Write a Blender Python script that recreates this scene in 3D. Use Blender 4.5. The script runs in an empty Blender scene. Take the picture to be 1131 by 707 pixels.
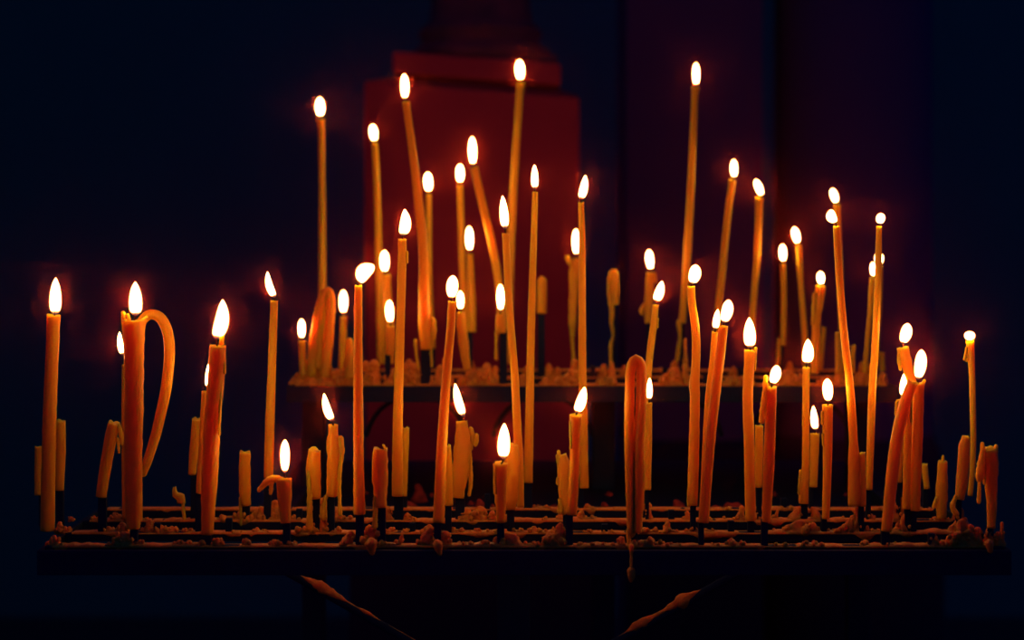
import bpy, math, random
from mathutils import Vector, noise
random.seed(7)
C = bpy.context.scene.collection
FPX = 2129.0            # focal length in pixels of the 1131 px wide frame
CX, HY = 565.5, 250.0   # principal point (horizon height) in the frame
CZ = 1.2157             # eye height above the floor, metres
FR = [1.60, 1.67, 1.74, 1.81]      # distances of the four front rails
RR = [2.00, 2.10, 2.20]            # distances of the three rear rails
TZ = CZ - (603.5 - HY) * 1.60 / FPX    # top of the front rails
RZ = CZ - (425.0 - HY) * 2.00 / FPX    # top of the rear rails
def at(x, y, D): return Vector(((x - CX) * D / FPX, D, CZ - (y - HY) * D / FPX))

# ------------------------------------------------------------ materials
def mat(name):
    m = bpy.data.materials.new(name); m.use_nodes = True
    nt = m.node_tree; nt.nodes.clear()
    out = nt.nodes.new('ShaderNodeOutputMaterial')
    return m, nt, out
def principled(name, col, rough=.5, metal=0., col2=None, scale=40., bump=0., sss=0., ssr=(1,.4,.1), sscale=.006, spec=.5):
    m, nt, out = mat(name)
    b = nt.nodes.new('ShaderNodeBsdfPrincipled'); nt.links.new(b.outputs[0], out.inputs[0])
    b.inputs['Base Color'].default_value = (*col, 1); b.inputs['Roughness'].default_value = rough
    b.inputs['Metallic'].default_value = metal; b.inputs['Specular IOR Level'].default_value = spec
    tc = nt.nodes.new('ShaderNodeTexCoord'); nz = nt.nodes.new('ShaderNodeTexNoise')
    nz.inputs['Scale'].default_value = scale; nz.inputs['Detail'].default_value = 5
    nt.links.new(tc.outputs['Object'], nz.inputs['Vector'])
    if col2:
        r = nt.nodes.new('ShaderNodeValToRGB'); r.color_ramp.elements[0].position = .35; r.color_ramp.elements[1].position = .68
        r.color_ramp.elements[0].color = (*col, 1); r.color_ramp.elements[1].color = (*col2, 1)
        nt.links.new(nz.outputs[0], r.inputs[0]); nt.links.new(r.outputs[0], b.inputs['Base Color'])
    if bump:
        bp = nt.nodes.new('ShaderNodeBump'); bp.inputs['Strength'].default_value = bump; bp.inputs['Distance'].default_value = .002
        nt.links.new(nz.outputs[0], bp.inputs['Height']); nt.links.new(bp.outputs[0], b.inputs['Normal'])
    if sss:
        b.inputs['Subsurface Weight'].default_value = sss
        b.inputs['Subsurface Radius'].default_value = ssr; b.inputs['Subsurface Scale'].default_value = sscale
    return m
M = {}
M['wax'] = principled('beeswax', (.95,.295,.010), .45, col2=(.93,.265,.008), scale=60, bump=.12, sss=1., ssr=(1,.42,.05), sscale=.036, spec=.15)
M['oldwax'] = principled('old_dripped_wax', (.88,.25,.015), .5, col2=(.66,.15,.012), scale=190, bump=.8, sss=.8, sscale=.010, spec=.2)
M['iron'] = principled('blackened_iron', (.002,.012,.036), .7, 0, col2=(.003,.011,.030), scale=120, bump=.35, spec=.07)
M['wick'] = principled('charred_wick', (.02,.012,.012), .9, spec=.1)
M['stone'] = principled('dark_red_stone', (.34,.016,.034), .8, col2=(.26,.012,.030), scale=7, bump=.2, spec=.1)
M['wall'] = principled('sooty_plaster', (.13,.03,.09), .9, col2=(.07,.028,.09), scale=2.2, bump=.2, spec=.05)
M['wallfar'] = principled('far_plaster', (.008,.20,.13), .9, col2=(.005,.18,.12), scale=1.5, bump=.2, spec=.05)
M['floor'] = principled('floor_slabs', (.05,.035,.04), .7, col2=(.03,.025,.035), scale=3, bump=.2, spec=.2)

def flame_material():
    m, nt, out = mat('candle_flame')
    N, L = nt.nodes.new, nt.links.new
    lw = N('ShaderNodeLayerWeight'); lw.inputs[0].default_value = .5
    fr = N('ShaderNodeValToRGB'); e = fr.color_ramp.elements
    e[0].position = 0; e[0].color = (1, .48, .16, 1)
    e[1].position = 1; e[1].color = (.005, .0005, .0001, 1)
    k = e.new(.32); k.color = (1, .46, .14, 1)
    k = e.new(.46); k.color = (.20, .09, .028, 1)
    k = e.new(.62); k.color = (.030, .0095, .0014, 1)
    L(lw.outputs['Facing'], fr.inputs[0])
    at_ = N('ShaderNodeAttribute'); at_.attribute_name = 'rise'
    tr = N('ShaderNodeValToRGB'); t = tr.color_ramp.elements
    t[0].position = 0; t[0].color = (.0006, .0008, .004, 1)
    t[1].position = .17; t[1].color = (1, 1, 1, 1)
    k = t.new(.08); k.color = (.012, .008, .02, 1)
    k = t.new(.12); k.color = (.10, .06, .04, 1)
    k = t.new(.82); k.color = (1, 1, 1, 1)
    k = t.new(1.0); k.color = (.10, .055, .02, 1)
    L(at_.outputs['Fac'], tr.inputs[0])
    mx = N('ShaderNodeMix'); mx.data_type = 'RGBA'; mx.blend_type = 'MULTIPLY'; mx.inputs[0].default_value = 1
    L(fr.outputs[0], mx.inputs[6]); L(tr.outputs[0], mx.inputs[7])
    em = N('ShaderNodeEmission'); em.inputs[1].default_value = FLAME; L(mx.outputs[2], em.inputs[0])
    tp = N('ShaderNodeBsdfTransparent')
    op = N('ShaderNodeMapRange'); op.inputs[1].default_value = .04; op.inputs[2].default_value = .22
    op.inputs[3].default_value = .15; op.inputs[4].default_value = 1
    L(at_.outputs['Fac'], op.inputs[0])
    ms = N('ShaderNodeMixShader'); L(op.outputs[0], ms.inputs[0]); L(tp.outputs[0], ms.inputs[1]); L(em.outputs[0], ms.inputs[2])
    L(ms.outputs[0], out.inputs[0])
    return m
FLAME = 56.0
M['flame'] = flame_material()

# ------------------------------------------------------------ mesh helpers
def obj(name, verts, faces, m, parent=None, origin=None, smooth=True, attr=None):
    o0 = Vector(origin) if origin is not None else Vector((0,0,0))
    me = bpy.data.meshes.new(name)
    me.from_pydata([tuple(Vector(v) - o0) for v in verts], [], faces)
    me.materials.append(M[m])
    if smooth: me.polygons.foreach_set('use_smooth', [True] * len(me.polygons))
    if attr:
        a = me.attributes.new('rise', 'FLOAT', 'POINT'); a.data.foreach_set('value', attr)
    me.update()
    o = bpy.data.objects.new(name, me); C.objects.link(o)
    if parent is not None: o.parent = parent
    elif origin is not None: o.location = o0
    return o
def tag(o, label=None, cat=None, group=None, kind=None):
    for k, v in (('label', label), ('category', cat), ('group', group), ('kind', kind)):
        if v: o[k] = v
    return o
def empty(name, loc):
    o = bpy.data.objects.new(name, None); o.empty_display_size = .02; C.objects.link(o); o.location = loc
    return o
def catmull(P, R, step):
    out = []
    n = len(P)
    if n == 2:
        k = max(2, int((P[1]-P[0]).length / step))
        return [(P[0].lerp(P[1], i/k), R[0]*(1-i/k)+R[1]*i/k) for i in range(k+1)]
    for i in range(n-1):
        p0 = P[i-1] if i else P[0]*2-P[1]; p3 = P[i+2] if i+2 < n else P[-1]*2-P[-2]
        p1, p2 = P[i], P[i+1]
        k = max(1, int((p2-p1).length/step))
        for j in range(k):
            t = j/k
            q = .5*((2*p1)+(p2-p0)*t+(2*p0-5*p1+4*p2-p3)*t*t+(3*p1-p0-3*p2+p3)*t**3)
            s = t*t*(3-2*t)
            out.append((q, R[i]*(1-s)+R[i+1]*s))
    out.append((P[-1], R[-1]))
    return out
def sweep(path, nseg=18, bump=.02, freq=220., ridge=0., start='flat', end='flat', rim=0., dish=0., seed=0., lean_y=1.):
    """tube through path [(point, radius)]; first point is the bottom, last the top"""
    V, F = [], []
    n = len(path)
    sv = Vector((seed*13.1, seed*7.7, seed*3.3))
    def ring(c, T, r, zoff=None):
        Y = Vector((0,1,0)); U = T.cross(Y)
        if U.length < 1e-6: U = Vector((1,0,0))
        U.normalize(); W = U.cross(T).normalized()
        for k in range(nseg):
            a = 2*math.pi*k/nseg
            d = U*math.cos(a)+W*math.sin(a)*lean_y
            p = c + d*r
            m = 1 + bump*noise.noise(p*freq+sv)
            if bump > .15: m += bump*.55*noise.noise(p*freq*2.7+sv)
            if ridge:
                q = Vector((math.cos(a)*1.7, math.sin(a)*1.7, c.z*28)) + sv
                m += ridge*max(-.25, noise.noise(q)*1.4) + ridge*.5*noise.noise(Vector((p.x*300, p.y*300, p.z*170))+sv)
            q = c + d*r*m
            if zoff: q = q + T*zoff(a)
            V.append(q)
        return len(V)-nseg
    tang = []
    for i in range(n):
        a = path[max(0,i-1)][0]; b = path[min(n-1,i+1)][0]
        tang.append((b-a).normalized())
    rings = []
    if start == 'round':
        c, r = path[0]; T = tang[0]
        for f, h in ((.35,-.75),(.75,-.45)): rings.append(ring(c+T*h*r, T, r*f))
    for i in range(n):
        c, r = path[i]; T = tang[i]
        last = i == n-1
        if last and rim:
            rings.append(ring(c, T, r, lambda a: rim*noise.noise(Vector((math.cos(a)*1.6, math.sin(a)*1.6, 5))+sv)*1.6))
        else: rings.append(ring(c, T, r))
    c, r = path[-1]; T = tang[-1]
    if end == 'round':
        for f, h in ((.8,.42),(.42,.78)): rings.append(ring(c+T*h*r, T, r*f))
        tip = c+T*r*.9
    elif dish:
        rings.append(ring(c-T*dish*.15, T, r*.86, (lambda a: rim*.6*noise.noise(Vector((math.cos(a)*1.6, math.sin(a)*1.6, 5))+sv)*1.6) if rim else None))
        rings.append(ring(c-T*dish, T, r*.62)); rings.append(ring(c-T*dish*1.05, T, r*.3))
        tip = c-T*dish
    else: tip = c
    for a, b in zip(rings, rings[1:]):
        for k in range(nseg):
            k2 = (k+1) % nseg
            F.append((a+k, a+k2, b+k2, b+k))
    V.append(path[0][0] - (tang[0]*path[0][1]*.85 if start == 'round' else Vector((0,0,0)))); bi = len(V)-1
    V.append(tip); ti = len(V)-1
    for k in range(nseg):
        k2 = (k+1) % nseg
        F.append((bi, rings[0]+k2, rings[0]+k)); F.append((ti, rings[-1]+k, rings[-1]+k2))
    return V, F
def join(parts):
    V, F = [], []
    for v, f in parts:
        b = len(V); V += list(v); F += [tuple(b+i for i in q) for q in f]
    return V, F
def box(x0, x1, y0, y1, z0, z1):
    V = [Vector(p) for p in ((x0,y0,z0),(x1,y0,z0),(x1,y1,z0),(x0,y1,z0),(x0,y0,z1),(x1,y0,z1),(x1,y1,z1),(x0,y1,z1))]
    return V, [(0,3,2,1),(4,5,6,7),(0,1,5,4),(1,2,6,5),(2,3,7,6),(3,0,4,7)]
def bevelled(o, w=.001):
    b = o.modifiers.new('bevel', 'BEVEL'); b.width = w; b.segments = 2; b.limit_method = 'ANGLE'
    for p in o.data.polygons: p.use_smooth = False
    return o
def pixpath(pts, D, lean=0.):
    """pts: (px, py, width px) bottom to top; lean: how far the top leans towards (-) or away (+)"""
    n = len(pts); P, R = [], []
    ys = [p[1] for p in pts]; y0, y1 = max(ys), min(ys)
    for x, y, w in pts:
        d = D + lean*(y0-y)/max(1., y0-y1)
        P.append(at(x, y, d)); R.append(w*.5*d/FPX)
    return P, R

# ------------------------------------------------------------ candles
posts = []     # (px x, py of top, D, width px)
FP = [(0,.30),(.06,.55),(.14,.80),(.24,.95),(.36,1),(.5,.97),(.62,.88),(.74,.72),(.84,.52),(.92,.31),(.97,.15)]
FB = [(0,.16),(.06,.38),(.14,.62),(.26,.84),(.40,.97),(.54,1),(.68,.95),(.80,.80),(.88,.62),(.94,.42),(.98,.22)]
def flame_mesh(b, t, r, bend, prof):
    ax = t-b; L = ax.length; T = ax.normalized(); S = T.cross(Vector((0,1,0))).normalized()
    V, F, A = [], [], []; ns = 14
    for u, k in prof:
        c = b + ax*u + S*bend*math.sin(math.pi*min(1, u*1.0))
        for j in range(ns):
            a = 2*math.pi*j/ns
            V.append(c + (S*math.cos(a)+Vector((0,1,0))*math.sin(a))*r*k); A.append(u)
    for i in range(len(prof)-1):
        for j in range(ns):
            j2 = (j+1) % ns
            F.append((i*ns+j, i*ns+j2, (i+1)*ns+j2, (i+1)*ns+j))
    V.append(b); A.append(0); V.append(t); A.append(1); bi, ti = len(V)-2, len(V)-1
    l = (len(prof)-1)*ns
    for j in range(ns):
        j2 = (j+1) % ns
        F.append((bi, j2, j)); F.append((ti, l+j, l+j2))
    return V, F, A
cnt = 0
def candle(kind, D, pts, label, flame=None, drips=(), ridge=0., rim=None, post=None, group=None, bend=0., lean=None, shape='a', top='dish', glint_flames=()):
    """pts top to bottom as (px, py, width)"""
    global cnt; cnt += 1
    pts = list(pts)[::-1]
    if lean is None: lean = random.uniform(-.008, .008)
    P, R = pixpath(pts, D, lean)
    base = P[0].copy()
    root = empty(kind, base)
    tag(root, label, 'candle', group)
    if rim is None: rim = .0006 if flame else .0014
    pth = catmull(P, R, .0022 if len(pts) > 2 else .003)
    V, F = sweep(pth, 20, .05 if not ridge else .10, 160., ridge, 'flat', 'round' if top == 'round' else 'flat',
                 0 if top == 'round' else rim, .0012 if top == 'dish' else 0, seed=cnt)
    body = obj('wax_body', V, F, 'wax', root, base)
    for dp in drips:
        dd = D - .0012 + (lean if dp[0][1] < (pts[0][1]+pts[-1][1])/2 else 0)
        dP, dR = pixpath(list(dp)[::-1], dd)
        V, F = sweep(catmull(dP, dR, .0015), 12, .28, 420., .0, 'round', 'round', seed=cnt+.5)
        obj('wax_drip', V, F, 'wax', body, base)
    fl = ([flame] if flame else []) + list(glint_flames)
    for f in fl:
        fx, fy, tx, ty, w = f[:5]; bd = f[5] if len(f) > 5 else 0
        d = D + lean; s = d/FPX
        b, t = at(fx, fy, d), at(tx, ty, d)
        V, F, A = flame_mesh(b, t, w*.5*s*(1.03 if D < 1.9 else .95), bd*s, FB if shape == 'b' else FP)
        obj('flame', V, F, 'flame', root, base, attr=A)
    if flame:
        # wick: from inside the melt pool up into the flame
        tp = P[-1]; fb, ft = at(flame[0], flame[1], D+lean), at(flame[2], flame[3], D+lean)
        mid = fb.lerp(ft, .12)
        w0 = tp - Vector((0,0,.0014)); wr = .00075
        V, F = sweep(catmull([w0, fb.lerp(w0,.3), mid, fb.lerp(ft,.2)+Vector((.0008,0,0))], [wr]*4, .0008), 8, .2, 900, 0, 'flat', 'round')
        obj('wick', V, F, 'wick', root, base)
    if post: posts.append((post[0], pts[0][1], D, post[1] if len(post) > 1 else 8))
    return root

T, S = 'taper_candle', 'candle_stub'
GF, GS, GR, GT = 'lit tapers on the front tier', 'burnt out stubs on the front tier', 'lit tapers on the rear tier', 'burnt out stubs on the rear tier'
# ---- front tier, left to right
candle(T, FR[1], [(59.2,347.5,14.7),(58,385,14.5),(56.5,415,14.5),(54.5,470,15),(53.3,525,15.5),(52.5,586,16)],
  'thick orange lit taper standing at the very left end of the front rail', (61,349,61.5,306,14), group=GF)
candle(S, FR[2], [(67,464.5,11),(66.5,500,12),(65,541,11)], 'short flat-topped stub behind the leftmost thick lit taper, on its right side', post=(65,), group=GS)
candle(S, FR[2], [(43.5,493,10),(43,520,10),(42.5,547,9)], 'low narrow stub on the outer left side of the leftmost lit taper', post=(46,), group=GS)
candle(S, FR[1], [(126,466.5,13),(122,485,13.5),(116,520,13),(111.5,548.5,12)], 'short unlit stub leaning right with a broken drip, left of the thickest candle',
  drips=[[(131,470,5),(134,482,5),(134.5,490,4)],[(130,485,4),(131.5,500,3)]], post=(112,9), group=GS)
candle(T, FR[0], [(148,353,25),(148,362,24),(148.2,400,21),(147.5,470,20.5),(147,525,20),(147,560,18),(147,584,15)],
  'thickest lit candle with a cratered rim, beside the taper bent into an arch', (150,350,149.3,310.5,15.5), drips=[[(136,345.5,4.5),(136.5,356,5),(137,372,3)],[(162,351,4),(158,355,5)],[(141,348,4),(143,356,4)]], rim=.0018, ridge=.05, post=(147,8), group=GF)
candle('bent_candle', FR[1], [(158.5,524,7),(163,509,10.5),(171,484,11.5),(178,455,12),(184,425,12),(187,395,12),(186.5,375,12),(183,361,12),(176.5,350.5,12),(167,347.5,11.5),(158,353,11),(154,368,11),(152,400,11),(151,480,12),(151,575,13)],
  'softened unlit taper curled over into a long arch beside the thickest candle', top='round', group='tapers that softened and bent over')
candle(T, FR[2], [(139.5,403,9),(139,430,9.5),(139,500,10),(140,572,10)], 'lit taper almost hidden behind the thickest candle, two tiny flames',
  (135.5,393,132,366,7,1), drips=[[(136.5,404,4),(137,420,4.5),(136.5,429,4)]], group=GF, glint_flames=[(139.5,400,139.5,383,4.5)])  # second flame shape glows in place of a reflection on the drip
candle(S, FR[2], [(193,538,3),(194,546,7),(200,549,9),(201,556,8)], 'ragged flag-shaped wax remnant on a thin stem, near the bent arch', drips=[[(202,556,4),(203.5,573,4)]], ridge=.3, group=GS)
candle(T, FR[0], [(240.5,382,18),(240,400,18.5),(236.5,440,18),(234,475,18),(231.5,525,18.5),(229,590,14)],
  'thick lit taper leaning right with a tall leaf-shaped flame and wick spur', (238.5,376,246,330,17,-3), drips=[[(245.5,369,4.5),(244.5,380,5.5)],[(247,398,4),(248,412,4)],[(244,420,4),(242,480,3)]], ridge=.05, post=(229,7), group=GF)
candle(T, FR[1], [(227.5,432,9.5),(225.5,470,10),(222.5,525,10),(221,545,9)], 'small lit taper tucked against the left side of the thick right-leaning one',
  (229,429,230.5,401,6.5), post=(219,), group=GF)
candle(S, FR[2], [(217,462.5,9.5),(214,500,10),(212,524,9)], 'thin flat-topped stub left of the small taper beside the thick right-leaning candle', post=(214,), group=GS)
candle(S, FR[2], [(270.5,499,12),(270,520,13),(270.5,540,13),(271.5,558,11)], 'lone squat stub between the thick right-leaning candle and the slim straight taper',
  drips=[[(265.5,550,4),(266,580,3)]], ridge=.1, post=(271,), group=GS)
candle(T, FR[2], [(303,332,8.5),(301.5,370,8.8),(300.5,400,9.2),(298,470,10.3),(296.5,528,10.5)],
  'slim straight lit taper, thin flame blown left, behind the sagging wax wing', (304,329.5,295.3,299.5,8.5,2.5), post=(295,8), group=GF)
candle(T, FR[0], [(313.5,529,17),(314,545,16.5),(314.8,565,13),(315.5,578,11)], 'short lit candle end with a wing of melted wax spilling to its left',
  (314.7,524,314.7,485,11), drips=[[(311,530,7),(303,528.5,8),(294,533,8),(286,542,5)],[(300,533,6),(299,545,4)]], rim=.001, post=(316,8), group=GF, shape='b')
candle(S, FR[1], [(347.5,497,14),(346.3,515,16),(347,535,15),(348,550,13)], 'unlit stub with a long drip down its left edge, beside the short winged candle',
  drips=[[(341,520,5),(342,550,6),(342,585,7)]], ridge=.12, post=(349,7), group=GS)
candle(T, FR[1], [(368,469,10),(368,480,10.5),(368,486,15),(369,500,16),(368,520,15),(367,548,12)], 'short drip-crusted lit candle with clean top and flame swept left',
  (367.5,466,357.7,434,9.5,2), drips=[[(376,484,7),(377,500,7),(375,520,5),(375,545,4),(375.5,568,5)],[(363,545,4),(359,552,5),(357,572,9)]], ridge=.2, post=(365,8), group=GF)
candle(T, FR[0], [(396,315,8.5),(395.6,350,9.3),(395.6,400,10),(396,500,11.5),(397,568,13)], 'straight lit taper with a fat flame blown over to the right',
  (395.5,313.5,413,291.5,18,3.5), post=(397,9), group=GF, shape='b', ridge=.03)
candle(S, FR[0], [(420.5,495,14),(420,508,16),(421,530,17),(420.5,542,15),(420.5,561,13)], 'lumpy unlit stub with a charred curl on top between two tall straight tapers',
  drips=[[(423.5,492,3),(425.5,496,3)],[(415,550,6),(414,582,6)]], ridge=.22, post=(421,9), group=GS)
candle(T, FR[2], [(444.5,264,9.5),(443.8,300,10),(442.5,350,9.5),(441,400,10),(439.5,460,10.8),(439,500,12),(439,548,12.5)],
  'tall lit taper with angular kite-shaped flame and a stub at its side', (444.8,261.5,447,230.5,13.5,-2), drips=[[(449.5,278,3),(449.3,290,3.5)]], post=(440,10), group=GF)
candle(S, FR[3], [(448,472,8.5),(447,510,8),(446,548,7)], 'smooth stub pressed against the right side of the tall kite-flamed taper', group=GS, post=(447,5))
candle(T, FR[0], [(499.5,333,9.3),(497.3,370,9.6),(494,405,10.2),(490,460,11),(487,515,12),(484.5,577,12.5)],
  'tall lit taper leaning right with a round egg-shaped flame, narrow stub at its foot', (498.5,331,500.5,303.5,14), post=(483,8), group=GF, shape='b')
candle(S, FR[1], [(494.5,492,7),(495.5,520,9),(496,558,9)], 'narrow sliver-like stub wedged at the foot of the tall egg-flamed taper', group=GS, post=(495,7))
candle(T, FR[2], [(510,465,12.5),(510.5,474,13),(512,481,17),(511,500,19),(508.5,525,18),(506,550,13)], 'short lit candle with knobbly clusters of wax bulging from its right shoulder',
  (512.5,461,502.5,423,10,1.5), drips=[[(520,474,6),(521,482,8),(519,495,7)],[(526,481,6),(526,487,7),(525,492,4)],[(518,500,6),(520,530,5),(518,547,4)]], ridge=.15, post=(508,10), group=GF)
candle(T, FR[0], [(553.5,511,14.5),(553.3,520,13),(553,545,12),(553.3,577,10)], 'short lit candle end with flared rim and wide pointed flame, mid front rail',
  (556,508,557,467,14.5), rim=.0012, drips=[[(547.5,513,5),(547,525,4.5),(547,545,4)]], post=(553,8), group=GF)
candle(S, FR[1], [(567,491,11),(566,505,16),(565,525,18),(563,550,18),(563,562,14)], 'broad crusty stub behind the short wide-flamed candle in the middle', ridge=.25,
  drips=[[(550,530,5),(549,555,6)]], post=(564,), group=GS)
candle(T, FR[2], [(558.5,258,8),(560,290,8.3),(562,330,8.5),(564.5,365,8.5),(568.2,410,8.7),(571.3,470,9.3),(573.5,515,10),(575,560,8)],
  'very tall lit taper leaning left, crossing in front of the tallest rear candle', (558,254,555,215.5,10.5), rim=.001, group=GF)
candle(T, FR[3], [(591,212,6.2),(590,250,6.8),(588.5,295,7.7),(586.3,380,8.5),(585,450,9.3),(583.3,533,10)],
  'tallest slim lit taper of the front tier, small flame before the plinth face', (590.8,209.5,590.3,181.5,8.3), post=(583,9), group=GF)
candle(T, FR[3], [(641.7,223.5,6.5),(642.7,260,7.2),(643,310,7.8),(643.3,405,8.7),(644.5,480,9.5),(645.2,539,9.8)],
  'tall slim lit taper with its flame leaning right, at the right edge of the plinth', (641.3,221,646.7,193,9.5,-1), post=(642,6), group=GF)
candle(T, FR[0], [(636,458,14),(635.7,466,12.5),(635.3,480,11),(634.5,520,11.5),(631,568,12)], 'short lit candle with a scalloped cup rim, joined to a jagged stub',
  (636.8,457,646,427,12,-1), rim=.0011, drips=[[(630.5,465,3.5),(630.5,495,3)]], post=(629,8), group=GF)
candle(S, FR[1], [(620,502,11),(622,512,13.5),(623,525,14.5),(624,545,15),(627,568,12)], 'low jagged stub melted onto the left of the cup-rimmed candle',
  drips=[[(617,499,4.5),(617.5,512,6)],[(617,528,5),(617,534,6)],[(620,552,7),(619,566,7)]], ridge=.2, group=GS, post=(626,8))
candle('bent_candle', FR[0], [(697.5,590,9),(697,560,11),(696,520,11.5),(695,480,11),(695.3,445,11),(696,415,11),(698,402.5,11),(702.5,397,11),(707.3,402,11),(708.5,415,11.5),(708,450,12),(705.5,490,13),(705,540,14),(703,588,12)],
  'softened unlit taper folded double into a narrow hairpin arch on the front rail', top='round', drips=[[(694,585,5),(694.5,605,4)]], lean=.0, group='tapers that softened and bent over', post=(701,7))
candle(T, FR[2], [(717,444.5,6.8),(716.6,465,7.5),(715.8,500,8.3),(714.7,541,8.7)], 'small lit taper directly right of the folded hairpin candle',
  (717,442.5,717.5,417,7.3), post=(715,4), group=GF)
candle(T, FR[3], [(724,336.5,7),(722.5,355,7.5),(719.5,378,7.8),(716.5,405,7.8),(713.5,450,8),(711,500,8),(709,542,8)], 'lit taper leaning right with a beaded edge, rising from behind the hairpin candle',
  (724,334,731.3,310,11,-1), drips=[[(726.5,352,2.5),(726,362,2.5)],[(724,366,2.5),(722,372,2.5)],[(720.5,392,3),(720.3,396,3)]], group=GF)
candle(T, FR[1], [(763.3,316,8.7),(764.3,335,9),(768,362,9.5),(769,390,9.8),(768,410,10),(766.8,425,12),(767.5,445,11.2),(766,515,12),(764.5,558,12)],
  'wavy lit taper kinked halfway, round flame, standing beside the leaning pair', (764,314.5,769,291.5,14.5,-1), drips=[[(761,545,4),(761,558,5)]], post=(766,6), group=GF, shape='b', lean=0)
candle(T, FR[1], [(790,366.5,8),(787.5,400,8.3),(783,440,8.6),(779,515,9),(777,565,9)], 'smaller and lower lit candle of the leaning pair, at its left side',
  (790,364.5,793,341,8.5), group=GF, lean=0)
candle(T, FR[0], [(799,359.5,10.3),(794.5,400,10.8),(788.5,450,11),(781.5,515,12),(777,577,12)], 'larger right-hand lit candle of the leaning pair, tall oval flame',
  (799,357.5,805.3,330.5,13.5,-1), drips=[[(796.5,398,4),(796,410,3)]], post=(775,6), group=GF, shape='b', lean=0)
candle(T, FR[1], [(829,387,14.5),(828,400,12.6),(826.3,425,11.7),(826,450,11.7),(827.5,490,12),(828.3,540,12),(829,575,11.5)],
  'lit candle with a broad almond flame and one raised lip on its rim', (828.5,385.5,827.5,350,14.3), rim=.0012, drips=[[(835,384.5,3.5),(834,395,4),(833.5,408,3)]], post=(830,7), group=GF)
candle(T, FR[0], [(852,427,12),(851,460,12),(849,515,12.5),(846.5,576,10)], 'lit candle with a pointed wax horn at its left rim and an oval flame',
  (852.5,425,858.7,403,12.5,-1), drips=[[(845.5,416,4.5),(845.5,428,6),(843,450,7),(841,466,6)]], rim=.001, post=(845,7), group=GF, shape='b')
candle(S, FR[2], [(838.5,470,9),(838.3,500,9),(837.7,538,8)], 'smooth stub between the almond-flamed candle and the horned candle', post=(839,5), group=GS)
candle(T, FR[2], [(890.5,405.5,8.2),(890.2,440,7.8),(890,475,7.7),(889.8,515,8.3),(888,535,11),(887.5,556,11)], 'straight lit taper with notched flame, thin stem and dripping foot',
  (891,403,892.3,374,13.5,-1), drips=[[(884,520,3),(883,545,4.5)],[(887,460,2.5),(886.7,470,2.5)]], post=(889,7), group=GF)
candle(T, FR[3], [(900,478.5,10.5),(899.3,505,9.8),(898.2,538,9)], 'shortest lit candle of the four right of the horned one, narrow flame', (901,476,898.3,448,8.3,.5), post=(897,4), group=GF,
  drips=[[(895.5,500,2),(895.5,515,2.5)]])
candle(T, FR[1], [(914,447,12),(914,465,11.5),(914,490,10.8),(913.6,525,9.7),(912,573,8.5)], 'lit candle with a bright egg-shaped flame right of the shortest lit one',
  (915,445,913.5,417.5,12.3), drips=[[(908.5,455,3.5),(908,468,3.5)],[(909,480,3.5),(909.5,492,3)]], post=(911,6), group=GF, shape='b')
candle(T, FR[1], [(923.8,249.5,7.8),(925.5,280,8),(927.7,315,8.2),(932.5,370,8.6),(938.5,425,9),(942.3,480,9.8),(943.3,515,13),(944,558,15)],
  'very tall lit taper leaning left, its flame curling beneath another flame', (923.5,247,916.5,231,12,2), drips=[[(917.5,232.5,.01),(917,232.4,.01)],[(940,545,4),(939.5,558,5)]][1:], group=GF, shape='b')
candle(S, FR[1], [(951,499.5,9.5),(951.5,530,10.5),(952,559,9.5)], 'flat-topped stub fused to the foot of the very tall left-leaning taper', post=(952,6), group=GS)
candle(T, FR[2], [(971,250,6.3),(970.3,290,7.3),(968.5,340,7.8),(966,390,8.2),(963.5,430,8.4),(961.8,480,8.6),(960,541,7.5)], 'very tall slim lit taper leaning right, beside the tall left-leaning one',
  (971,248,974,235,10.3), post=(960,5), group=GF, shape='b')
candle(T, FR[2], [(997,383.5,13),(999.5,395,13.5),(1003,408,11),(1007,425,10.5),(1009,450,10),(1010,520,10),(1010,562,9)], 'lit candle whose crusted head tilts left above the right-hand cluster',
  (996.5,380.5,1003,356.5,13.3,-1), drips=[[(993.5,388,4),(993.2,399,5),(994.5,408,3.5)]], ridge=.15, group=GF, lean=0, shape='b')
candle(T, FR[1], [(1014,423,14.5),(1014.5,440,12),(1013.7,475,12),(1012.3,515,11.8),(1011,564,10.5)], 'lit candle with the largest flame of the right-hand cluster and flared rim',
  (1013.5,420.5,1018,385.5,14,-1), rim=.0012, drips=[[(1021,420.5,3.5),(1018,428,4)],[(1018,440,4),(1018,470,3)]], post=(1010,6), group=GF, shape='b', ridge=.05)
candle(T, FR[2], [(995,441,9.5),(994,465,9),(993,500,9),(992.5,533,7)], 'half-hidden lit candle at the left edge of the right-hand cluster', (997.3,439,999,411.5,9), drips=[[(991,444,4),(989.5,458,4)]], group=GF, ridge=.12, post=(993,5))
candle(S, FR[0], [(1008.5,421.5,11.5),(1004,432,12.5),(997,455,13),(990.5,485,13.5),(985.5,525,13.5),(979,587,12)], 'long unlit candle leaning steeply right across the front of the right-hand cluster',
  post=(979,9), group=GS, rim=.0015)
candle(S, FR[1], [(1003,443,8.5),(1002,500,9),(1001,562,9)], 'thin crusted unlit candle in the middle of the right-hand cluster', ridge=.12, post=(1003,6), drips=[[(1005.5,445,4),(1006,466,3.5)]], group=GS)
candle(S, FR[3], [(1021,512.5,6.8),(1022,525,7),(1024,540,6.5)], 'tiny flat stub at the right foot of the right-hand cluster', post=(1023,6), group=GS)
candle(S, FR[2], [(1041.5,509,10.5),(1041,522,11.5),(1040.5,540,13),(1040,552,13),(1040,573,10)], 'lone stub with a pointed wick nub, right of the right-hand cluster', ridge=.15,
  drips=[[(1041.3,503.5,2.5),(1041.5,510,4)],[(1035,550,5),(1031.5,560,5)]], group=GS)
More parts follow.
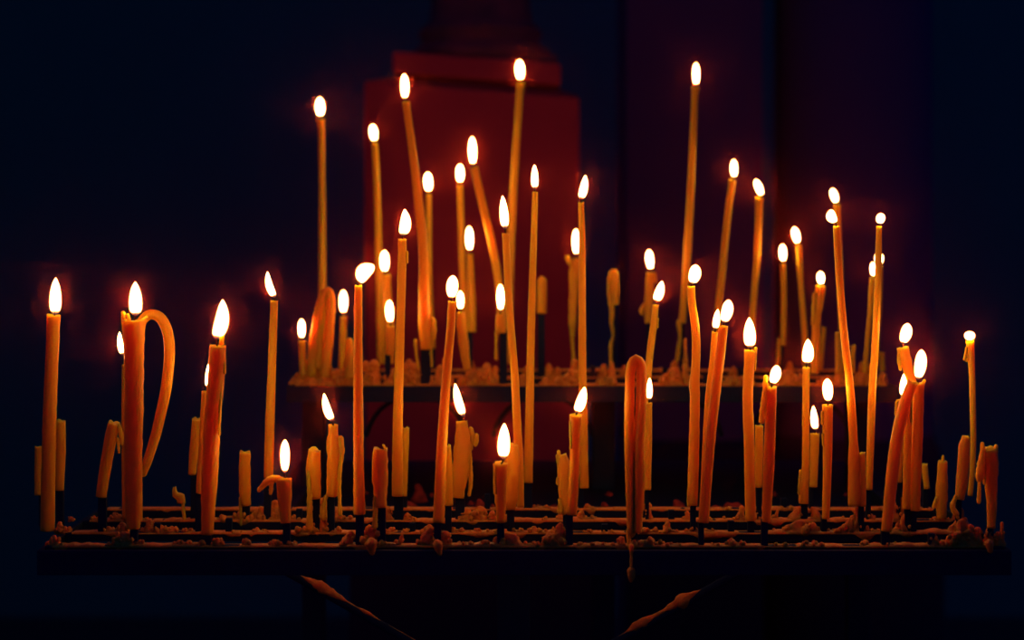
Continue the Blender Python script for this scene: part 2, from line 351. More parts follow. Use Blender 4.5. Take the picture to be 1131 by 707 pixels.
candle(T, FR[2], [(1071.5,376.5,9.2),(1072.3,390,8),(1073.8,420,7),(1074.8,460,6.8),(1075,490,6.6),(1074,520,6),(1071.5,548,6)], 'thin lit taper standing apart with a small round flame',
  (1071,377,1071,365,12.5), drips=[[(1067.5,384,3),(1066.5,392,3.5),(1065,397,3)],[(1068,397,3)  ,(1067.5,399,2.5)]], group=GF, shape='b')
candle(S, FR[1], [(1067.5,482,9),(1065,495,12.5),(1064,510,13),(1062,535,12.5),(1060,552,10)], 'slanting stub leaning against the thin taper with the small round flame', drips=[[(1056,548,4),(1052,560,6),(1057,568,6)]], post=(1060,6), group=GS, ridge=.08)
candle(S, FR[0], [(1093,495,16),(1094,515,17),(1095,535,14),(1095.5,555,11),(1095,583,9)], 'broad two-horned stub at the far right end of the front rail',
  drips=[[(1085,490,4.5),(1086,505,9),(1082,525,10),(1081,530,7)],[(1082,530,4.5),(1081,555,4.5)],[(1100,493,5),(1099,510,7)],[(1087,528,4),(1087,534,4)]], ridge=.12, group=GS, post=(1095,7))

# ---- rear tier, left to right
candle(T, RR[0], [(333.5,377,8),(334,395,8),(335,416,8)], 'short lit candle at the left end of the rear tier', (333.3,375,333,352,9), group=GR, shape='b')
candle(T, RR[2], [(354.3,132,9),(354.8,143,7.2),(355.5,185,7.3),(356,250,8),(356,330,8.5),(355,402,8.5)], 'tallest rear taper on the left, rising above the folded arch candle',
  (354,130,353,107,11), group=GR, shape='b')
candle('bent_candle', RR[0], [(344,412,11),(346,385,11),(349.5,362,11),(353,342,11),(357,328,10.5),(362,321.5,10),(365.3,330,9.5),(364.5,350,10.5),(362,380,12),(358.5,415,12)],
  'wide candle folded over into an arch at the left end of the rear tier', top='round', group='tapers that softened and bent over', lean=0, drips=[[(351,345,8),(352,380,9),(351,405,9)]])
candle(T, RR[1], [(379.5,349.5,8.3),(378.7,375,8),(378,408,9)], 'short lit candle between the rear arch and the front taper with the flame blown over', (379.3,347.5,379.3,320,10.3), group=GR, shape='b')
candle(S, RR[0], [(386,377,9),(387,395,12),(388,418,14)], 'low rounded stub beside the short lit candle right of the rear arch', top='round', ridge=.1, group=GT)
candle(T, RR[2], [(414,158,6.8),(415.5,185,7),(417.3,240,7.6),(418.5,290,8.2),(420,330,9.2),(421,370,10),(421,402,9)], 'slim lit rear taper before the left edge of the plinth, small flame',
  (413.7,157,411.3,137,10), group=GR, shape='b')
candle(T, RR[1], [(426.5,303.5,10),(428,330,9.5),(430.5,355,9),(431,402,9)], 'lit rear candle left of the kite-flamed taper, higher of two close flames', (425,302,424.5,276,11.5), group=GR, shape='b', lean=0)
candle(T, RR[0], [(431.5,360,9.5),(431.5,375,10.5),(431,392,10)], 'lit rear candle left of the kite-flamed taper, lower of two close flames', (431.3,358,430,331,10.5,.5), group=GR, shape='b', post=(428,6), lean=0)
candle(T, RR[0], [(448.5,112.5,9.2),(450,125,8.2),(452.7,145,8.4),(458,185,9),(462,220,9.5),(465.8,255,10),(468,290,10.5),(468.3,330,12.5),(469.5,360,15),(471,386,13)],
  'tall lit rear taper curving left at the top in front of the plinth', (447,111,446.2,81,10.6,-.5), group=GR, shape='b', drips=[[(478,353,7),(478,368,8),(476,380,6)],[(476,385,3),(477,405,3)],[(459,376,4),(460,392,3),(462,408,4)]], post=(470,11), lean=0)
candle(T, RR[2], [(473.5,214.5,6.4),(473.5,250,6.7),(473.2,300,8),(474.5,350,9),(477,385,8)], 'lit rear taper running close along the right side of the curving tall one', (473.5,213,472.3,190,10.5), group=GR, shape='b', post=(478,5))
candle(T, RR[2], [(508.3,204,6.7),(509,240,7),(510.5,290,7.2),(512.5,330,8),(515,365,9),(516.5,402,8)], 'slim rear taper with the highest of three flames stacked above the egg-shaped flame', (508.3,203,508,181,9.6), group=GR, shape='b')
candle(T, RR[1], [(519.2,280.5,7.3),(520.2,310,8),(521.3,340,9),(521.5,367,9)], 'middle one of three rear flames stacked above the egg-shaped flame', (518.8,279,518.2,249.5,9.7), group=GR, shape='b', post=(519,6))
candle(T, RR[0], [(509,345,9.5),(509.5,358,11),(512,380,11),(516,408,9)], 'low lit rear candle with its small flame touching the egg-shaped one', (508.7,343,508.3,321,8.8), group=GR, shape='b', ridge=.1)
candle(T, RR[1], [(523.7,185,8.8),(529,209,8.6),(536.5,240,8.6),(543.3,270,8.8),(549,300,8.8),(552.5,330,8.8),(554.5,365,9)], 'tall lit rear taper leaning strongly left before the plinth', (522.3,184,521.5,150.5,10), group=GR, shape='b', post=(556,7), lean=0)
candle(T, RR[0], [(552.5,347,9.5),(552.8,356,11),(553,368,11.5)], 'very short lit rear candle on a black pin, beside the tall leaning tapers', (553,345,552.5,313.5,9.3), group=GR, shape='b', drips=[[(548.5,366,5),(548,380,3),(548,397,4)]], post=(556,8))
candle(T, RR[2], [(574.8,91.5,9),(573.8,105,7.6),(571.5,140,7.8),(568.5,185,8.4),(565.5,240,8.8),(563.5,290,8.8),(562.5,340,8.5),(562,402,8)], 'tallest candle of all, rear tier, flame above the plinth cap', (574.8,90,573.6,65.5,11.3), group=GR, shape='b')
candle(S, RR[1], [(598.5,309.5,10.5),(598.5,328,11),(598.3,346,11)], 'small smooth stub perched on a tall black pin before the plinth', top='round', group=GT, post=(598,8))
candle(T, RR[1], [(636.3,285,9),(635,300,11.5),(633.5,330,11),(632.5,350,9),(632.5,372,6)], 'lumpy lit rear candle half hidden by the slim taper at the plinth edge', (636.5,283,636,252.5,9.3), group=GR, shape='b', ridge=.25,
  drips=[[(626.5,284,5),(629,289,7),(633,292,8)],[(631,360,5),(633,390,4),(634,408,7)]])
candle(S, RR[1], [(678,302,11.5),(679,318,10.5),(679.5,337,8)], 'blob-topped stub with a long thin drip, standing alone right of the plinth', top='round', group=GT, ridge=.12,
  drips=[[(672.5,307,4),(674,325,7),(676,345,6),(675,357,4)],[(675.5,358,3.5),(677,372,2.5),(674.5,382,4),(675,410,4)]], post=(678,4))
candle(T, RR[1], [(718,301,9),(717.3,318,9.5),(716.5,340,9),(716,357,8)], 'short lit rear candle with a narrow flame, above the hairpin arch', (718.8,299,716.5,275.5,9.5), group=GR, shape='b', post=(717,6),
  drips=[[(712,336,4),(708.5,343,6),(709.5,347,4)],[(723,302,3),(724,312,3)]], ridge=.1)
candle(T, RR[1], [(768.2,96.5,9),(767.3,108,7.4),(766,140,7.2),(764.5,175,7.8),(762,230,8.4),(759.5,275,8.8),(756.5,320,8.5),(753.5,357,8)], 'tallest rear taper on the right side, standing far from its neighbours', (769,95.5,768.7,69,8.6), group=GR, shape='b', post=(754,5),
  drips=[[(750,355,6),(751,372,3),(749.5,385,5),(748,398,4)]])
candle(T, RR[1], [(809,198.5,8.3),(808,208,7.2),(805,228,7.5),(801.5,262,7.6),(797.5,303,7.8),(793,345,8),(790,404,8)], 'lit rear taper leaning right, its flame level with the left-swept one beside it', (811,197,810.3,176,8.5), group=GR, shape='b')
candle(T, RR[1], [(839,218.5,9.5),(838.5,228,8.3),(837.5,255,8),(835.3,295,7.2),(831.5,345,7),(829,404,7)], 'lit rear taper with its flame swept to the left, above the almond-flamed candle', (842,217,834.3,198,8.7), group=GR, shape='b')
candle(T, RR[1], [(865,291.5,6.2),(865.8,330,6.3),(865,382,6.5)], 'thin lit rear taper, lower of the pair behind the horned and kite-flamed candles', (865,290,864.2,269.5,9), group=GR, shape='b', drips=[[(860,375,4),(860,392,5),(858,406,4)]], post=(864,4))
candle(T, RR[1], [(882,271,6.8),(883,290,6.5),(885,320,6.7),(888.5,365,6.8),(890,404,7)], 'thin lit rear taper leaning left, higher of the pair behind the kite-flamed candle', (881.5,270,876.8,250.5,9.5), group=GR, shape='b')
candle(T, RR[0], [(906.7,315.5,10),(904.5,332,11),(901.5,350,10),(901,370,9),(900.5,412,9)], 'ragged lit rear candle with hanging crust and small bright flame', (907,315,906,299.5,9.8), group=GR, shape='b', ridge=.2, drips=[[(900,325,5),(899,345,6),(897.5,358,4)]])
candle(S, RR[1], [(910,361,5.5),(908,380,6),(905,410,7)], 'thin slanting stub right of the ragged lit rear candle', group=GT)
candle(T, RR[1], [(924.5,226.5,7.5),(925.5,260,7.3),(928,320,7.2),(930,370,7),(930.5,404,7)], 'lit rear taper hidden behind the very tall left-leaning one, flame showing above it', (924,225,918.8,208,8.8), group=GR, shape='b')
candle(S, RR[0], [(925,367,5.5),(925.5,390,6),(926,412,7)], 'thin dim stub left of the foot of the hidden rear taper', group=GT, ridge=.1)
candle(S, RR[0], [(942.5,382,5),(942,395,5.5),(941.5,412,6)], 'short dim stub just right of the very tall left-leaning taper', group=GT, ridge=.1)
candle(T, RR[1], [(971.5,293,7),(971,330,7),(968.5,370,7),(966,404,7)], 'lit rear candle directly behind the very tall slim right-leaning taper', (971,292,970.8,279.5,10.5), group=GR, shape='b')
candle(T, RR[0], [(963.5,307,6.5),(962.3,325,6),(961,345,5),(958.5,375,5),(955,412,6)], 'small lit rear candle at the left side of the very tall slim taper', (964.5,306,964,289.5,7), group=GR, shape='b', ridge=.2)
candle(S, RR[1], [(974,389,6),(974.5,400,6),(975,410,7)], 'last dim stub at the right end of the rear tier', group=GT, ridge=.1)

# ------------------------------------------------------------ the two-tier iron rack
rack = empty('candle_rack', (0, 1.75, 0)); org = Vector((0, 1.75, 0))
tag(rack, 'black iron two-tier votive rack of horizontal rails and pins, crusted with wax', 'candle rack')
def rp(name, vf, m='iron', bev=.0006):
    o = obj(name, vf[0], vf[1], m, rack, org, smooth=False)
    if bev: bevelled(o, bev)
    return o
XL, XR = at(50, 603, 1.6).x, at(1108, 603, 1.6).x
for i, D in enumerate(FR):
    rp('front_rail', box(XL, XR, D-.0, D+.012, TZ-.0075, TZ))
rp('front_lip', box(XL-.004, XR+.004, 1.588, 1.5925, TZ-.022, TZ-.0015))
for x in (XL-.004, XR): rp('end_bar', box(x, x+.004, 1.5925, 1.826, TZ-.022, TZ-.001))
rp('back_lip', box(XL, XR, 1.826, 1.830, TZ-.022, TZ-.0015))
rp('rear_shelf', box(at(322,425,2).x-.03, at(986,425,2).x+.03, 1.830, 2.36, TZ-.023, TZ-.021), bev=0)  # back edge drawn out further to shade the lower plinth
QL, QR = at(322, 425, 2).x, at(986, 425, 2).x
for D in RR: rp('rear_rail', box(QL, QR, D, D+.012, RZ-.0075, RZ))
rp('rear_lip', box(QL-.004, QR+.004, 1.987, 1.992, RZ-.017, RZ-.001))
for x in (QL-.004, QR): rp('end_bar', box(x, x+.004, 1.992, 2.216, RZ-.017, RZ-.001))
rp('drip_pan', box(QL, QR, 1.992, 2.30, RZ-.0165, RZ-.0155), bev=0)  # sheet runs on past the back rail to keep light off the plinth
for x, y, D, w in posts:
    t = at(x, y, D); hw = w*.5*D/FPX
    rz = TZ if D < 1.9 else RZ
    zt = max(t.z + .001, rz + .004)
    rp('pin', box(t.x-hw, t.x+hw, D+.002, D+.008, rz-.006 if D > 1.605 else rz-.004, zt), bev=.0004)
# bare pins between the candles
for x, D, h in ((173,FR[1],.008),(252,FR[1],.012),(330,FR[2],.010),(455,FR[1],.008),(538,FR[3],.014),(668,FR[1],.007),(742,FR[2],.009),(808,FR[1],.010),(866,FR[3],.01),(1030,FR[0],.010),
                (340,RR[1],.012),(401,RR[0],.013),(424,RR[0],.012),(495,RR[1],.010),(585,RR[0],.010),(655,RR[1],.012),(735,RR[1],.01),(780,RR[0],.008),(818,RR[1],.01),(850,RR[0],.01),(880,RR[0],.01)):
    X = at(x, 400, D).x; rz = TZ if D < 1.9 else RZ
    rp('pin', box(X-.0027, X+.0027, D+.002, D+.008, rz-.006, rz+h), bev=.0004)
# centre post and slanting braces under the front tier
cp = at(567, 700, 1.71)
rp('post', box(cp.x-.0145, cp.x+.0145, 1.70, 1.729, .02, TZ-.0075), bev=.002)
def bar(name, a, b, w, m='iron'):
    V, F = sweep(catmull([a, b], [w, w], .02), 10, .03, 60, 0, 'flat', 'flat')
    return obj(name, V, F, m, rack, org)
bl0, bl1 = at(300, 622, 1.70), at(548, 762, 1.71)
br0, br1 = at(838, 620, 1.70), at(586, 762, 1.71)
bar('brace', bl0, bl1, .0038); bar('brace', br0, br1, .0038)
for sx in (-1, 1): bar('foot', Vector((cp.x, 1.715, .03)), Vector((cp.x+sx*.30, 1.60, .012)), .011)
bar('foot', Vector((cp.x, 1.715, .03)), Vector((cp.x, 2.02, .012)), .011)
for X in (at(345, 0, 2.1).x, at(950, 0, 2.1).x, at(667, 0, 2.1).x):
    rp('rear_leg', box(X-.012, X+.012, 2.105, 2.129, 0, RZ-.0075), bev=.001)
for X in (at(345, 0, 2.1).x, at(950, 0, 2.1).x):
    rp('tie_bar', box(X-.004, X+.004, 1.826, 2.108, TZ-.020, TZ-.010), bev=.0006)
# scroll arches below the rear tier
def arc(cx, cy, r, a0, a1, D):
    P = [at(cx + r*math.cos(math.radians(a0+(a1-a0)*i/14)), cy - r*math.sin(math.radians(a0+(a1-a0)*i/14)), D) for i in range(15)]
    V, F = sweep(catmull(P, [.0028]*15, .006), 8, .05, 80, 0, 'round', 'round')
    return obj('scroll', V, F, 'iron', rack, org)
for cx in (600, 742, 460, 884): arc(cx, 492, 56, 12, 168, 2.09)

# ------------------------------------------------------------ hardened wax on the rails
def rail_wax(D, x0, x1, z, amp, seed):
    n = int((x1-x0)/.0016); V, F = [], []; W = 10
    for i in range(n+1):
        x = x0+(x1-x0)*i/n
        a = noise.noise(Vector((x*42, D*9, seed))); b = noise.noise(Vector((x*130, D*17, seed+3)))
        h = -.0004 + .0012*min(1, max(0, (noise.noise(Vector((x*26, D*31, seed+9)))+.28)*5)) + amp*1.5*max(0, a*.9+b*.45+noise.noise(Vector((x*330, D, seed)))*.25-.02)
        sk = max(0, noise.noise(Vector((x*60, seed, D*5)))-.22)*.012
        e = min(1, i/4, (n-i)/4); h = h*e if h > 0 else h
        if h < .0003: sk = 0
        b0 = max(.0, noise.noise(Vector((x*90, 4, seed)))*.0012)
        sec = [(.0125,-.001),(.0128,h*.35),(.0105,h*.8),(.0075,h),(.0045,h*.98),(.0018,h*.75),(-.0004-b0,h*.35),(-.0010-b0,-.0012),(-.0008-b0*.5,-.0014-sk),(.0006,-.0014-sk*.8)]
        for yy, zz in sec: V.append(Vector((x, D+yy, z+zz+.0002)))
    for i in range(n):
        for k in range(W-1):
            F.append((i*W+k, i*W+k+1, (i+1)*W+k+1, (i+1)*W+k))
    F.append(tuple(range(W))); F.append(tuple(n*W+W-1-k for k in range(W)))
    return V, F
def lump(x, ytop, D, w, seed, wt=.42, dx=0):
    z = TZ if D < 1.9 else RZ
    yb = HY + (CZ-z)*FPX/D
    pts = [(x, yb+1.0, w), (x+dx*.3, yb-(yb-ytop)*.35, w*.8), (x+dx*.7, yb-(yb-ytop)*.7, w*.58), (x+dx, ytop+w*.12, w*wt)]
    P, R = pixpath(pts, D+.005)
    R = [min(r, .017) for r in R]
    main = sweep(catmull(P, R, .0011), 28, .42, 210., .12, 'flat', 'round', seed=seed, lean_y=.62 if w > 14 else .9)
    rg = random.Random(seed*7.7); out = [main]
    s_ = D/FPX; H = (yb-ytop)
    for q in range(3 + int(w/4)):
        u = rg.random(); r = rg.uniform(.13, .26)*min(w, 22)*(1-.45*u)
        px = x + dx*u + rg.choice((-1, 1))*(w*.5*(1-.6*u))*rg.uniform(.6, 1.25)
        py = max(yb - u*H*.8, ytop+r) - r*.4
        c = at(px, min(py, yb-r*.2), D + rg.uniform(-.001, .010))
        out.append(sweep([(c-Vector((0,0,r*s_*.5)), r*s_*.8), (c, r*s_), (c+Vector((rg.uniform(-.3,.3)*r*s_,0,r*s_*.5)), r*s_*.75)], 12, .40, 330., 0, 'round', 'round', seed=seed+q))
    return join(out)
LF = [[(60,592,14),(140,588,26,.35,-4),(128,594,16),(155,597,14),(198,597,12),(215,598,22),(240,595,16),(272,595,13),(302,597,16),(322,598,14),(383,587,16,.4,5),(409,583,20,.5,2),(430,598,22),(441,590,7,.4,3),(470,583,18,.4,5),(492,590,16,.8),(515,599,18),(536,597,12),(548,593,10),(566,591,22,.4,-5),(585,599,18),(608,590,26,.35,4),(616,578,16,.4,3),(650,600,18),(672,600,14),(686,593,12),(713,594,24),(725,597,18),(745,600,14),(790,600,12),(808,594,12,.3),(815,598,18),(860,600,13),(895,598,16),(903,599,12),(955,597,12),(985,599,12),(1031,591,14,.6),(1040,597,12),(1060,575,20,.5,3),(1064,584,22),(1080,585,13,.8),(1092,583,14,.6,2),(1102,588,12),(1107,577,7,.5),(1052,588,16),(1072,580,14)],
      [(66,577,12),(72,582,14),(120,582,14),(135,578,16,.5),(166,575,16,.55),(178,581,18),(190,582,16),(208,584,12),(262,586,10),(284,583,10),(292,585,8),(335,583,22),(343,577,16),(357,574,14,.4),(368,582,18),(408,580,10),(432,583,14),(449,584,10),(474,580,14),(505,583,16),(515,585,10),(527,584,10),(541,585,12),(571,584,14),(590,582,14),(600,585,12),(611,582,6),(626,585,12),(648,585,10),(672,586,12),(718,584,18),(724,582,8,.4),(737,577,11,.6),(742,584,14),(758,584,6,.5),(767,582,12),(784,584,12),(850,585,14),(866,582,7,.4),(880,576,24,.4,4),(898,578,14,.5),(918,585,12),(932,580,16,.5),(938,570,18,.45,6),(944,561,12,.5,3),(958,581,7),(967,584,12),(990,583,20),(997,569,17,.5,3),(1050,580,10,.4,3),(1059,562,14,.5,2),(1066,572,12)],
      [(78,571,8),(104,570,10),(130,566,14,.3,-4),(158,572,10),(218,573,10),(243,572,8),(256,568,18),(265,566,18),(284,566,18,.6),(288,560,12),(304,554,17,.55),(308,561,15),(325,569,10),(356,551,9,.6),(372,564,14,.5),(384,570,14),(428,561,12,.7),(450,566,10,.3),(455,571,8),(515,565,18,.8),(530,563,18,.8),(544,566,12,.7),(562,569,14),(603,571,7,.6),(620,566,12),(642,562,10,.35),(650,570,16),(716,561,10),(759,565,9,.5),(784,571,6),(800,570,5,.4),(819,560,8,.8),(817,566,12),(838,565,10),(856,563,6,.4,3),(854,569,9),(877,560,14,.35,7),(903,560,14,.35,-6),(907,571,14),(931,570,5),(962,568,10),(988,556,14,.55,2),(995,550,8,.6,2),(1033,571,8),(1046,572,8),(1054,566,6)],
      [(597,558,14),(604,560,10),(650,557,9,.5,-2),(660,561,7),(680,560,6),(715,556,12),(738,561,5),(783,560,5),(800,561,12),(869,560,14),(975,561,8)]]
parts = []
for i, D in enumerate(FR):
    parts.append(rail_wax(D, XL+.006, XR-.012, TZ, (.0022,.0020,.0016,.0011)[i], 3.0+i))
    for k, l in enumerate(LF[i]):
        x, yt, w = l[:3]
        parts.append(lump(x, yt, D, w, 10*i+k+.3, l[3] if len(l) > 3 else .45, l[4] if len(l) > 4 else 0))
# dribbles that ran over the front lip, one hanging below it
for pts in ([(697,603,6),(697.5,612,4)], [(483,601,12),(486,612,5)], [(410,600,14),(411,611,6)], [(1092,600,10),(1094,609,6)], [(697,630,9),(697.5,638,8),(697,642,4)]):
    P, R = pixpath(pts[::-1], 1.586); parts.append(sweep(catmull(P, R, .002), 12, .2, 200, 0, 'round', 'round', seed=pts[0][0]))
P, R = pixpath([(697.3,632,3.5),(697.3,610,3)], 1.586); parts.append(sweep(catmull(P, R, .002), 10, .2, 200, 0, 'round', 'round'))
V, F = join(parts)
tag(obj('wax_crust', V, F, 'oldwax', rack, org), 'orange crust of melted wax lumps along the front rails', kind='stuff')
LR = [(324,412,10,.3,6),(331,412,16),(343,404,24,.6),(358,406,26,.7),(372,410,16),(385,398,18,.7),(396,402,16,.7),(404,402,16,.8),(413,401,16,.85),(431,411,20),(444,405,18,.8),(457,404,16,.8),(462,400,8,.5),(475,417,9),(486,404,14,.5),(491,396,10,.5),(497,415,10),(520,411,20),(530,411,18),(540,407,14,.6),(547,405,10,.6),(577,416,10),(602,417,10),(616,418,14),(624,412,14,.4,5),(632,398,14,.5,3),(668,418,24),(676,400,10,.4),(735,414,16),(744,408,20,.5),(757,388,9,.4),(757,374,6,.5),(798,418,28),(816,417,26),(860,412,14,.4),(871,409,22,.4,-3),(884,413,12),(914,416,18),(926,409,12),(948,412,16,.4,6),(958,402,8,.5,3),(975,412,14)]
parts = []
for i, D in enumerate(RR):
    parts.append(rail_wax(D, QL+.006, QR-.012, RZ, (.0030,.0028,.0024)[i], 23.0+i))
for k, l in enumerate(LR):
    parts.append(lump(l[0], l[1], RR[0], l[2], 60+k+.7, l[3] if len(l) > 3 else .5, l[4] if len(l) > 4 else 0))
for k, l in enumerate([(340,398,18),(392,396,14),(452,398,16),(520,399,12),(538,402,16),(582,404,10),(606,402,12),(616,406,10),(667,403,12,.5),(690,404,12),(745,399,14),(810,405,10),(872,400,12),(930,398,10),(952,400,12)]):
    parts.append(lump(l[0], l[1], RR[1], l[2], 160+k+.7, l[3] if len(l) > 3 else .5, 0))
V, F = join(parts)
tag(obj('wax_crust', V, F, 'oldwax', rack, org), 'dim crust of melted wax along the rear rails', kind='stuff')
M['sootwax'] = principled('sooty_wax_crumbs', (.34,.032,.014), .7, col2=(.14,.016,.012), scale=120, bump=.7, spec=.1)  # darker and duller than the wax on the rails
parts = []
def crumb(x, y, w, h, sd):
    D = 1.60*353.5/(y-HY) if y > HY else 2; D = min(max(D, 1.86), 2.2)
    b = at(x, y, D); b.z = TZ-.021; r = w*.62*D/FPX
    hh = h*.8*D/FPX
    parts.append(sweep(catmull([b+Vector((0,0,-.001)), b+Vector((r*.2,0,hh*.5)), b+Vector((-r*.1,0,hh))], [r, r*.8, r*.35], .003), 14, .5, 120., .1, 'flat', 'round', seed=sd))
for k, (x, y, w, h) in enumerate([(452,545,20,14),(470,548,26,10),(462,532,14,22),(530,548,16,22),(545,545,12,12),(596,546,20,9),(613,546,22,10),(668,552,14,24),(684,556,20,10),(655,550,14,10),(728,552,26,12),(748,548,20,20),(763,553,16,12),(790,550,22,14),(806,546,26,12),(822,552,16,10),(430,552,14,8),(505,550,12,8),(868,550,20,10),(895,548,18,10),(930,550,14,9),(388,552,16,8)]):
    crumb(x, y, w, h, 300+k)
for k in range(26): crumb(random.uniform(350,960), random.uniform(520,556), random.uniform(5,11), random.uniform(2,5), 400+k)
V, F = join(parts)
tag(obj('wax_crumbs', V, F, 'sootwax', rack, org), 'sooty lumps of wax lying on the shelf behind the front rails', kind='stuff')
# wax that dripped on the braces
def brace_wax(a, b, spots, label):
    parts = []
    P = [a.lerp(b, t) + Vector((0, -.0012, .0035)) for t in [i/24 for i in range(25)]]
    R = []
    for i in range(25):
        t = i/24; r = .0003 + .0012*max(0, noise.noise(Vector((t*9, a.x*7, 2)))+.15)
        for c, w, h in spots: r += h*max(0, 1-abs(t-c)/w)
        if t < spots[0][0]-.16: r = .0004
        R.append(r)
    parts.append(sweep(catmull(P, R, .003), 12, .35, 260, 0, 'round', 'round', seed=a.x))
    V, F = join(parts)
    tag(obj('brace_wax', V, F, 'oldwax', rack, org), label, kind='stuff')
brace_wax(bl0, bl1, [(.22,.09,.0048),(.30,.06,.0018),(.42,.06,.0016)], 'dribbled wax caught on the left slanting brace below the tray')
brace_wax(br0, br1, [(.33,.07,.0062),(.52,.07,.0050),(.42,.10,.0016)], 'dribbled wax caught on the right slanting brace below the tray')

# ------------------------------------------------------------ plinth with column base behind
PD = 2.72
pl = at(521.5, 300, PD)
pr = empty('stone_plinth', (pl.x, PD+.13, 0)); po = Vector((pl.x, PD+.13, 0))
tag(pr, 'dark red stone plinth with sloped shoulders behind the candles', 'plinth')
SL = math.tan(math.radians(4.2))
def frustum(x0, x1, hd0, z0, X0, X1, hd1, z1, t0=SL, t1=SL):
    V = [Vector(p) for p in ((x0,-hd0,z0),(x1,-hd0,z0),(x1,hd0,z0),(x0,hd0,z0),(X0,-hd1,z1),(X1,-hd1,z1),(X1,hd1,z1),(X0,hd1,z1))]
    for k, v in enumerate(V): v.z -= v.x*(t0 if k < 4 else t1)
    V = [v+po for v in V]
    return V, [(0,3,2,1),(4,5,6,7),(0,1,5,4),(1,2,6,5),(2,3,7,6),(3,0,4,7)]
def zz(y): return CZ - (y-HY)*PD/FPX
pxw = PD/FPX
def pp(name, vf, bev=.004, mm='stone'):
    o = obj(name, vf[0], vf[1], mm, pr, po, smooth=False); bevelled(o, bev); return o
hb = 118.5*pxw
pp('body', frustum(-hb, hb, .14, zz(560), -hb, hb, .14, zz(99), 0, SL))
pp('shoulder', frustum(-hb, hb, .14, zz(99), -94*pxw, 99*pxw, .10, zz(90)), .002)
pp('neck', frustum(-60*pxw, 60*pxw, .085, zz(91), -60*pxw, 60*pxw, .085, zz(86)), .001)
pp('cap', frustum(-88.5*pxw, 98.5*pxw, .12, zz(87), -88.5*pxw, 98.5*pxw, .12, zz(62)))
M['darkstone'] = principled('dark_base_stone', (.035,.008,.03), .8, col2=(.02,.006,.025), scale=9, bump=.3, spec=.05)  # shade on the lower plinth painted in as a near-black colour
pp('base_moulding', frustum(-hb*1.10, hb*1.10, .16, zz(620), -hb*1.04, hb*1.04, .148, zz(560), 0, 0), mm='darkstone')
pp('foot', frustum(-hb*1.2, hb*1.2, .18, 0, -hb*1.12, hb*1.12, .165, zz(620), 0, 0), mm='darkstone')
# eroded column base on the plinth cap
col = empty('column_base', (pl.x+.01, PD+.13, zz(60)-.004)); co = Vector((pl.x+.01, PD+.13, zz(60)-.004))
prof = [(.096,.0),(.104,.008),(.104,.018),(.092,.026),(.086,.034),(.094,.045),(.086,.056),(.078,.064),(.074,.11),(.074,.30)]
ns = 40; V, F = [], []
for r, z in prof:
    for j in range(ns):
        a = 2*math.pi*j/ns
        rr_ = r*(1 - (.045*abs(math.cos(a*8)) if z > .06 else 0)) * (1+.04*noise.noise(Vector((math.cos(a)*2, math.sin(a)*2, z*30))))
        V.append(co + Vector((math.cos(a)*rr_*1.0, math.sin(a)*rr_, z)))
for i in range(len(prof)-1):
    for j in range(ns):
        j2 = (j+1) % ns; F.append((i*ns+j, i*ns+j2, (i+1)*ns+j2, (i+1)*ns+j))
F.append(tuple(range(ns))[::-1]); F.append(tuple((len(prof)-1)*ns+j for j in range(ns)))
M['shaft'] = principled('dull_column_stone', (.12,.02,.04), .85, col2=(.05,.015,.035), scale=22, bump=.4, spec=.1)
obj('shaft', V[:], F, 'shaft', col, co)
V, F = box(-.112, .112, -.10, .10, -.006, .006); V = [v+co for v in V]
bevelled(obj('plinth_tile', V, F, 'shaft', col, co, smooth=False), .002)
tag(col, 'dim fluted column foot standing on top of the plinth cap', 'column')

# broad round pillar standing in the dark on the right
rc = .135; pc = at(868, 0, 3.2); pcx, pcy = pc.x + rc, 3.2 + rc
V, F = [], []; ns = 48
for z, k in ((0,1),(.18,1),(.22,1),(3.55,1)):
    for j in range(ns):
        a = 2*math.pi*j/ns; V.append(Vector((pcx+rc*k*math.cos(a), pcy+rc*k*math.sin(a), z)))
for i in range(3):
    for j in range(ns):
        j2 = (j+1) % ns; F.append((i*ns+j, i*ns+j2, (i+1)*ns+j2, (i+1)*ns+j))
F.append(tuple(range(ns))[::-1]); F.append(tuple(3*ns+j for j in range(ns)))
pil = empty('stone_pillar', (pcx, pcy, 0)); po2 = (pcx, pcy, 0)
obj('shaft', V, F, 'wall', pil, po2)
V2, F2 = [], []
for z, k in ((0,1.15),(.80,1.15),(.83,1.10),(.86,1.005)):
    for j in range(ns):
        a = 2*math.pi*j/ns; V2.append(Vector((pcx+rc*k*math.cos(a), pcy+rc*k*math.sin(a), z)))
for i in range(3):
    for j in range(ns):
        j2 = (j+1) % ns; F2.append((i*ns+j, i*ns+j2, (i+1)*ns+j2, (i+1)*ns+j))
M['dado0'] = principled('dark_pillar_base', (.012,.01,.03), .8, spec=.05)  # pillar foot coloured nearly black to stand for the shade down there
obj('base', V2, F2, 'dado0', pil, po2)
tag(pil, 'broad dim round pillar standing in the darkness behind the right half', 'pillar')

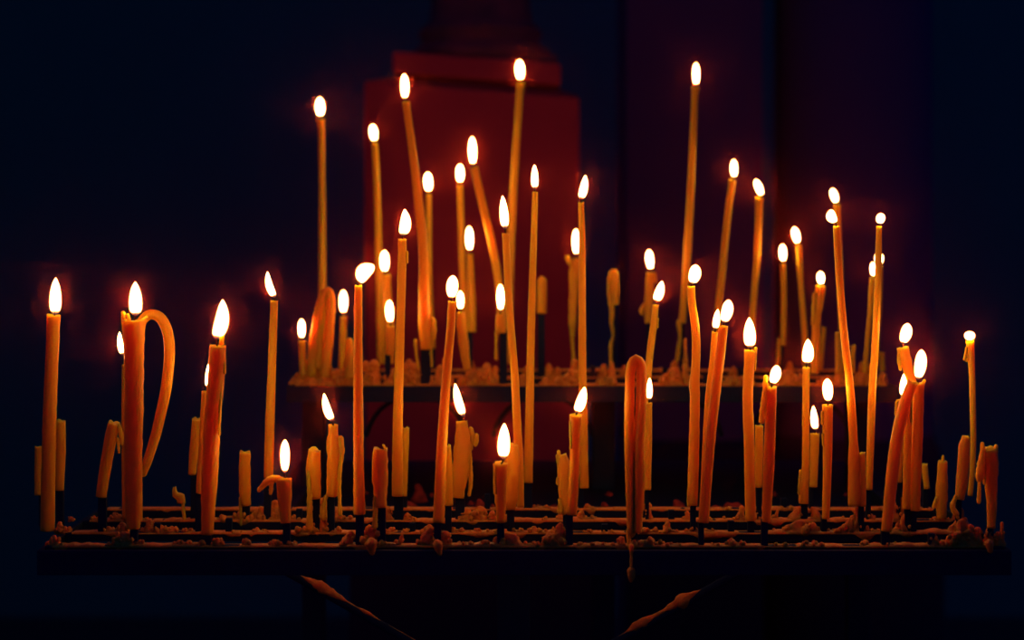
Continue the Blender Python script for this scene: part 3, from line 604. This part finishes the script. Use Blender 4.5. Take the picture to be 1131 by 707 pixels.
# ------------------------------------------------------------ the room
M['dado'] = principled('dark_dado_stone', (.012,.01,.03), .8, col2=(.008,.008,.025), scale=9, bump=.3, spec=.05)  # near-black colour carries the shade low on the wall
def struct(name, vf, m): return tag(obj(name, vf[0], vf[1], m, None, None, smooth=False), kind='structure')
struct('floor', box(-5, 5, -1.5, 6.1, -.05, 0), 'floor')
struct('wall_back', box(-5, 5, 6.0, 6.1, 0, 3.6), 'wallfar')
struct('wall_left', box(-4.0, -3.9, 2.0, 6.0, 0, 3.6), 'wallfar')
struct('trim_1', box(at(692,0,3.2).x, at(842,0,3.2).x, 3.185, 3.2, 0, .86), 'dado')  # panel added to darken the lower wall as if in shade
struct('wall_center', box(at(692,0,3.2).x, at(842,0,3.2).x, 3.2, 3.5, 0, 3.6), 'wall')

hz, nt_, out_ = mat('thin_haze'); vs = nt_.nodes.new('ShaderNodeVolumeScatter')  # red scattering volume added to imitate film halation around the flames
vs.inputs['Color'].default_value = (1, .09, .03, 1); vs.inputs['Density'].default_value = .025; vs.inputs['Anisotropy'].default_value = .9945
nt_.links.new(vs.outputs[0], out_.inputs['Volume']); M['haze'] = hz
V, F = box(-1.6, 1.6, -.6, 2.5, .2, 2.3)
tag(obj('haze', V, F, 'haze', None, None, smooth=False), 'thin smoky haze hanging in the air around the candles', 'haze', kind='stuff')
# ------------------------------------------------------------ light, world, camera
w = bpy.data.worlds.new('night'); bpy.context.scene.world = w; w.use_nodes = True
bg = w.node_tree.nodes['Background']; bg.inputs[0].default_value = (.01, .14, 1, 1); bg.inputs[1].default_value = .11
cam = bpy.data.cameras.new('camera'); co_ = bpy.data.objects.new('camera', cam); C.objects.link(co_)
co_.location = (0, 0, CZ); co_.rotation_euler = (math.pi/2, 0, 0)
cam.sensor_width = 36; cam.lens = 36*FPX/1131; cam.shift_y = -(353.5-HY)/1131; cam.clip_start = .05
cam.dof.use_dof = True; cam.dof.focus_distance = 1.68; cam.dof.aperture_fstop = 4.0
sc = bpy.context.scene; sc.camera = co_
sc.view_settings.view_transform = 'Standard'; sc.view_settings.look = 'None'
sc.view_settings.exposure = 0; sc.view_settings.gamma = 1; sc.view_settings.use_curve_mapping = False
sc.cycles.use_denoising = True
sc.cycles.max_bounces = 6; sc.cycles.diffuse_bounces = 3; sc.cycles.transparent_max_bounces = 16
sc.cycles.sample_clamp_indirect = 4.0
sc.cycles.use_light_tree = True
